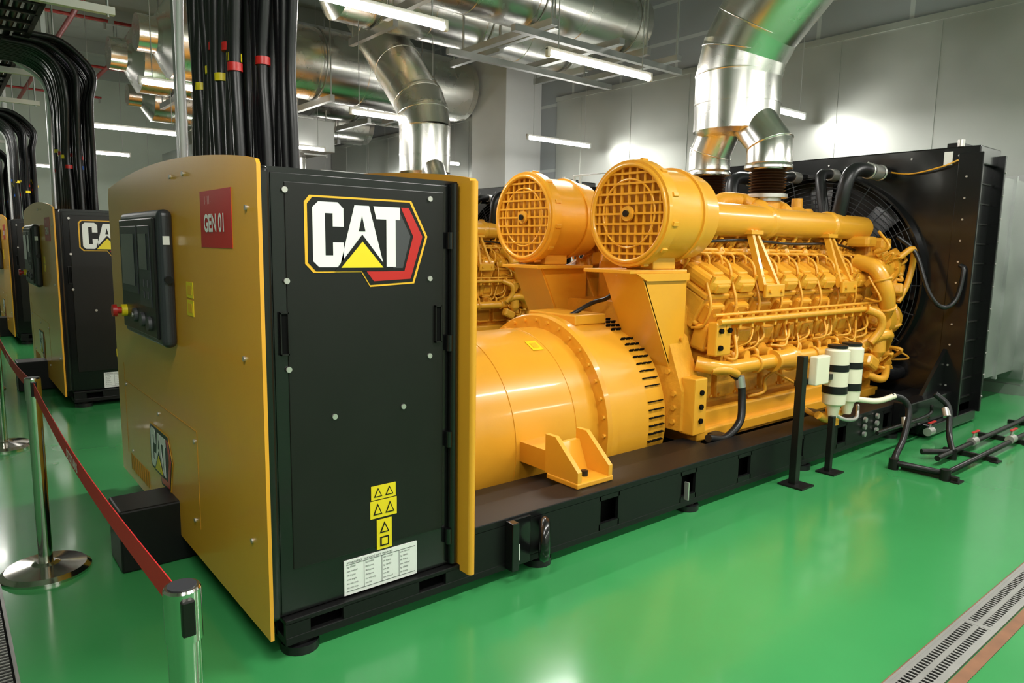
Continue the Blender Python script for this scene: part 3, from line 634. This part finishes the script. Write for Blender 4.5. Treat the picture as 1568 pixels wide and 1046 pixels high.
g.tube([(5.8,1.95,.06),(7.6,1.95,.06)],.022,BLM,10);g.tube([(5.9,2.1,.06),(6.1,1.95,.06)],.022,BLM,10)
g.tube([(5.55,2.3,.22),(6.5,2.3,.22),(6.6,2.3,.3)],.015,BLM,8)
g.tube([(7.6,1.95,.06),(8.6,2.0,.06),(8.6,2.0,.6)],.022,BLM,10,False);g.tube([(7.2,1.78,.05),(8.8,1.78,.05)],.022,BLM,10)
for x in (5.5,6.3,7.1,7.9):g.bx(x-.02,x+.02,1.70,2.08,0,.035,BLM);g.bx(x-.05,x+.05,1.68,1.74,0,.01,BLM)
for x,y in ((6.55,1.95),(6.9,1.78),(6.6,2.3)):
    g.lathe((x-.05,y,.07),(1,0,0),[(0,.035),(.1,.035)],ZIN,12);g.cyl((x,y,.07),(x,y,.14),.01,ZIN,8);g.box((x+.04,y,.145),(.14,.022,.012),DRE,bev=.003)
for x,y in ((5.45,2.12),(5.48,1.78),(6.1,1.95)):g.lathe((x,y,.0),(0,0,1),[(0,.035),(.08,.035)],BLM,12)
g.finish((5.8,2.0,0))
# ================================================================= LAMPS
def lamp(x,y,z=3.39,w=95):
    e=empty('tube_lamp',(x+.75,y,z));g=G('fixture',e)
    g.bx(x,x+1.5,y-.018,y+.018,z+.03,z+.06,WHT,.004)
    for q in (0,1.46):g.bx(x+q,x+q+.04,y-.02,y+.02,z-.03,z+.05,WHT,.004)
    g.cyl((x+.04,y,z),(x+1.46,y,z),.026,TUBE,10)
    for q in (.15,1.35):g.cyl((x+q,y,z+.05),(x+q,y,6.1),.006,GALV,6)
    g.finish((x+.75,y,z))
    if w:
        l=D.lights.new('lamp_light','AREA');l.shape='RECTANGLE';l.size=1.45;l.size_y=.08;l.energy=w;l.color=(1,.975,.92)
        o=D.objects.new('lamp_light',l);bpy.context.collection.objects.link(o);o.parent=e;o.location=(0,0,-.035)
for y in (-2.9,1.1,5.12,9.15,13.2,17.2,21.4):
    for x in (-.8,1.95,4.56,7.75):
        if x<0 and y in (5.12,9.15):continue
        lamp(x,y,w=(60 if y<2 else 50 if y<6 else 36) if y<15 else 0)
# ================================================================= ROOM
def slab(name,x0,x1,y0,y1,z0,z1,m):
    g=G(name);g.bx(x0,x1,y0,y1,z0,z1,m);return g.finish(((x0+x1)/2,(y0+y1)/2,z0))
slab('floor',-6,9.7,-5,25.2,-.2,0,FLR);slab('ceiling',-6,9.7,-5,25.2,6.5,6.7,CEIL)
slab('wall_north',-6,9.7,25,25.2,0,6.5,WALLP);slab('wall_south',-6,9.7,-5.2,-5,0,6.5,WALLP);slab('wall_west',-6.2,-6,-5,25.2,0,6.5,WALLP)
slab('wall_east',9.6,9.8,-5,25,0,6.5,INS)
def clad(y0,y1):
    g=G('sheet_metal_cladding');y=y0
    while y<y1-.1:
        w=min(1.22,y1-y)
        g.bx(9.56,9.598,y,y+w-.006,0.12,2.2,WSH,.003);g.bx(9.56,9.598,y,y+w-.006,2.206,4.42,WSH,.003)
        if y>y0:g.bx(9.553,9.562,y-.02,y+.02,.1,4.42,WSH)
        y+=w
    g.bx(9.54,9.56,y0,y1,4.38,4.46,WSH);g.bx(9.54,9.56,y0,y1,.0,.12,WSH)
    g.finish((9.58,(y0+y1)/2,0))
clad(-4.9,10.4);clad(12.1,20.4);clad(21.7,24.9)
for y0 in (10.9,20.5):slab('concrete_column',8.7,9.6,y0,y0+1.1,0,6.5,CONC)
for y in range(-3,25,3):slab('ceiling_beam',-6,9.6,y-.12,y+.12,6.2,6.5,BEAM)
for x in (.6,2.2,3.4):
    g=G('sprinkler_pipe');g.cyl((x,-4.8,5.5),(x,24.8,5.5),.045,RED,12)
    for y in (0,6,12,18,24):g.cyl((x,y,5.5),(x,y,6.2),.01,GALV,6)
    for y in (7.5,11,15,19,23):
        g.cyl((x-.55,y,5.5),(x+.55,y,5.5),.03,RED,10);g.cyl((x+.5,y,5.5),(x+.5,y,5.35),.02,ZIN,8)
    g.finish((x,10,5.5))
g=G('white_service_pipes')
for dy in (0,.12):g.tube([(7.1,7.2+dy,0.05),(7.1,7.2+dy,2.6),(7.1,6.5+dy,2.6),(7.1,6.5+dy,2.1)],.022,WHT,10,False)
g.tube([(6.2,10.6,0.05),(6.2,10.6,2.7),(6.2,11.6,2.7),(6.2,11.6,0.05)],.025,WHT,10,False);g.tube([(6.2,10.6,2.5),(6.2,11.6,2.5)],.02,WHT,8)
g.finish((7.1,8,0))
# ---- drains
def drain(name,x0,x1,y0,y1,along):
    g=G(name)
    g.bx(x0,x1,y0,y1,.001,.004,DRK)
    if along=='x':
        for y in (y0,y1):g.bx(x0,x1,y-.006,y+.006,.001,.010,GRT)
        m=(y0+y1)/2;x=x0
        while x<x1:
            for a,b in ((y0+.014,m-.010),(m+.010,y1-.014)):g.bx(x,x+.010,a,b,.004,.009,GRT)
            x+=.024
        g.bx(x0,x1,m-.011,m+.011,.004,.009,GRT);x=x0
        for yy in (y0+.014,y1-.014):g.bx(x0,x1,yy-.008,yy+.008,.004,.0095,GRT)
        while x<x1:g.bx(x-.015,x+.015,y0,y1,.004,.0098,GRT);x+=1.0
    else:
        for x in (x0,x1):g.bx(x-.006,x+.006,y0,y1,.001,.010,GRT)
        m=(x0+x1)/2;y=y0
        while y<y1:
            for a,b in ((x0+.014,m-.010),(m+.010,x1-.014)):g.bx(a,b,y,y+.010,.004,.009,GRT)
            y+=.024
        g.bx(m-.011,m+.011,y0,y1,.004,.009,GRT)
    g.finish(((x0+x1)/2,(y0+y1)/2,0))
drain('floor_drain_grate',.4,9.2,.855,.985,'x');drain('floor_drain_grate',-.05,.13,1.1,8.0,'y')
g=G('floor_edge_line');g.bx(.4,9.2,.80,.845,.001,.003,EDG);g.bx(.4,9.2,.99,1.0,.001,.003,EDG);g.finish((4,.8,0))
# ================================================================= CAMERA
cam=D.cameras.new('camera');co=D.objects.new('camera',cam);bpy.context.collection.objects.link(co)
cam.sensor_width=36;cam.lens=24.742;cam.clip_start=.05
Rm=Matrix(((.77428,.07159,-.62878),(-.63262,.11423,-.76599),(.01698,.99087,.13373)))
co.matrix_world=Matrix.Translation((0,0,1.6))@Rm.to_4x4();bpy.context.scene.camera=co
w=D.worlds.new('world');w.use_nodes=True;w.node_tree.nodes['Background'].inputs[0].default_value=(.5,.5,.5,1);w.node_tree.nodes['Background'].inputs[1].default_value=.3;bpy.context.scene.world=w
try:
    bpy.context.scene.view_settings.view_transform='Standard'
except Exception:pass
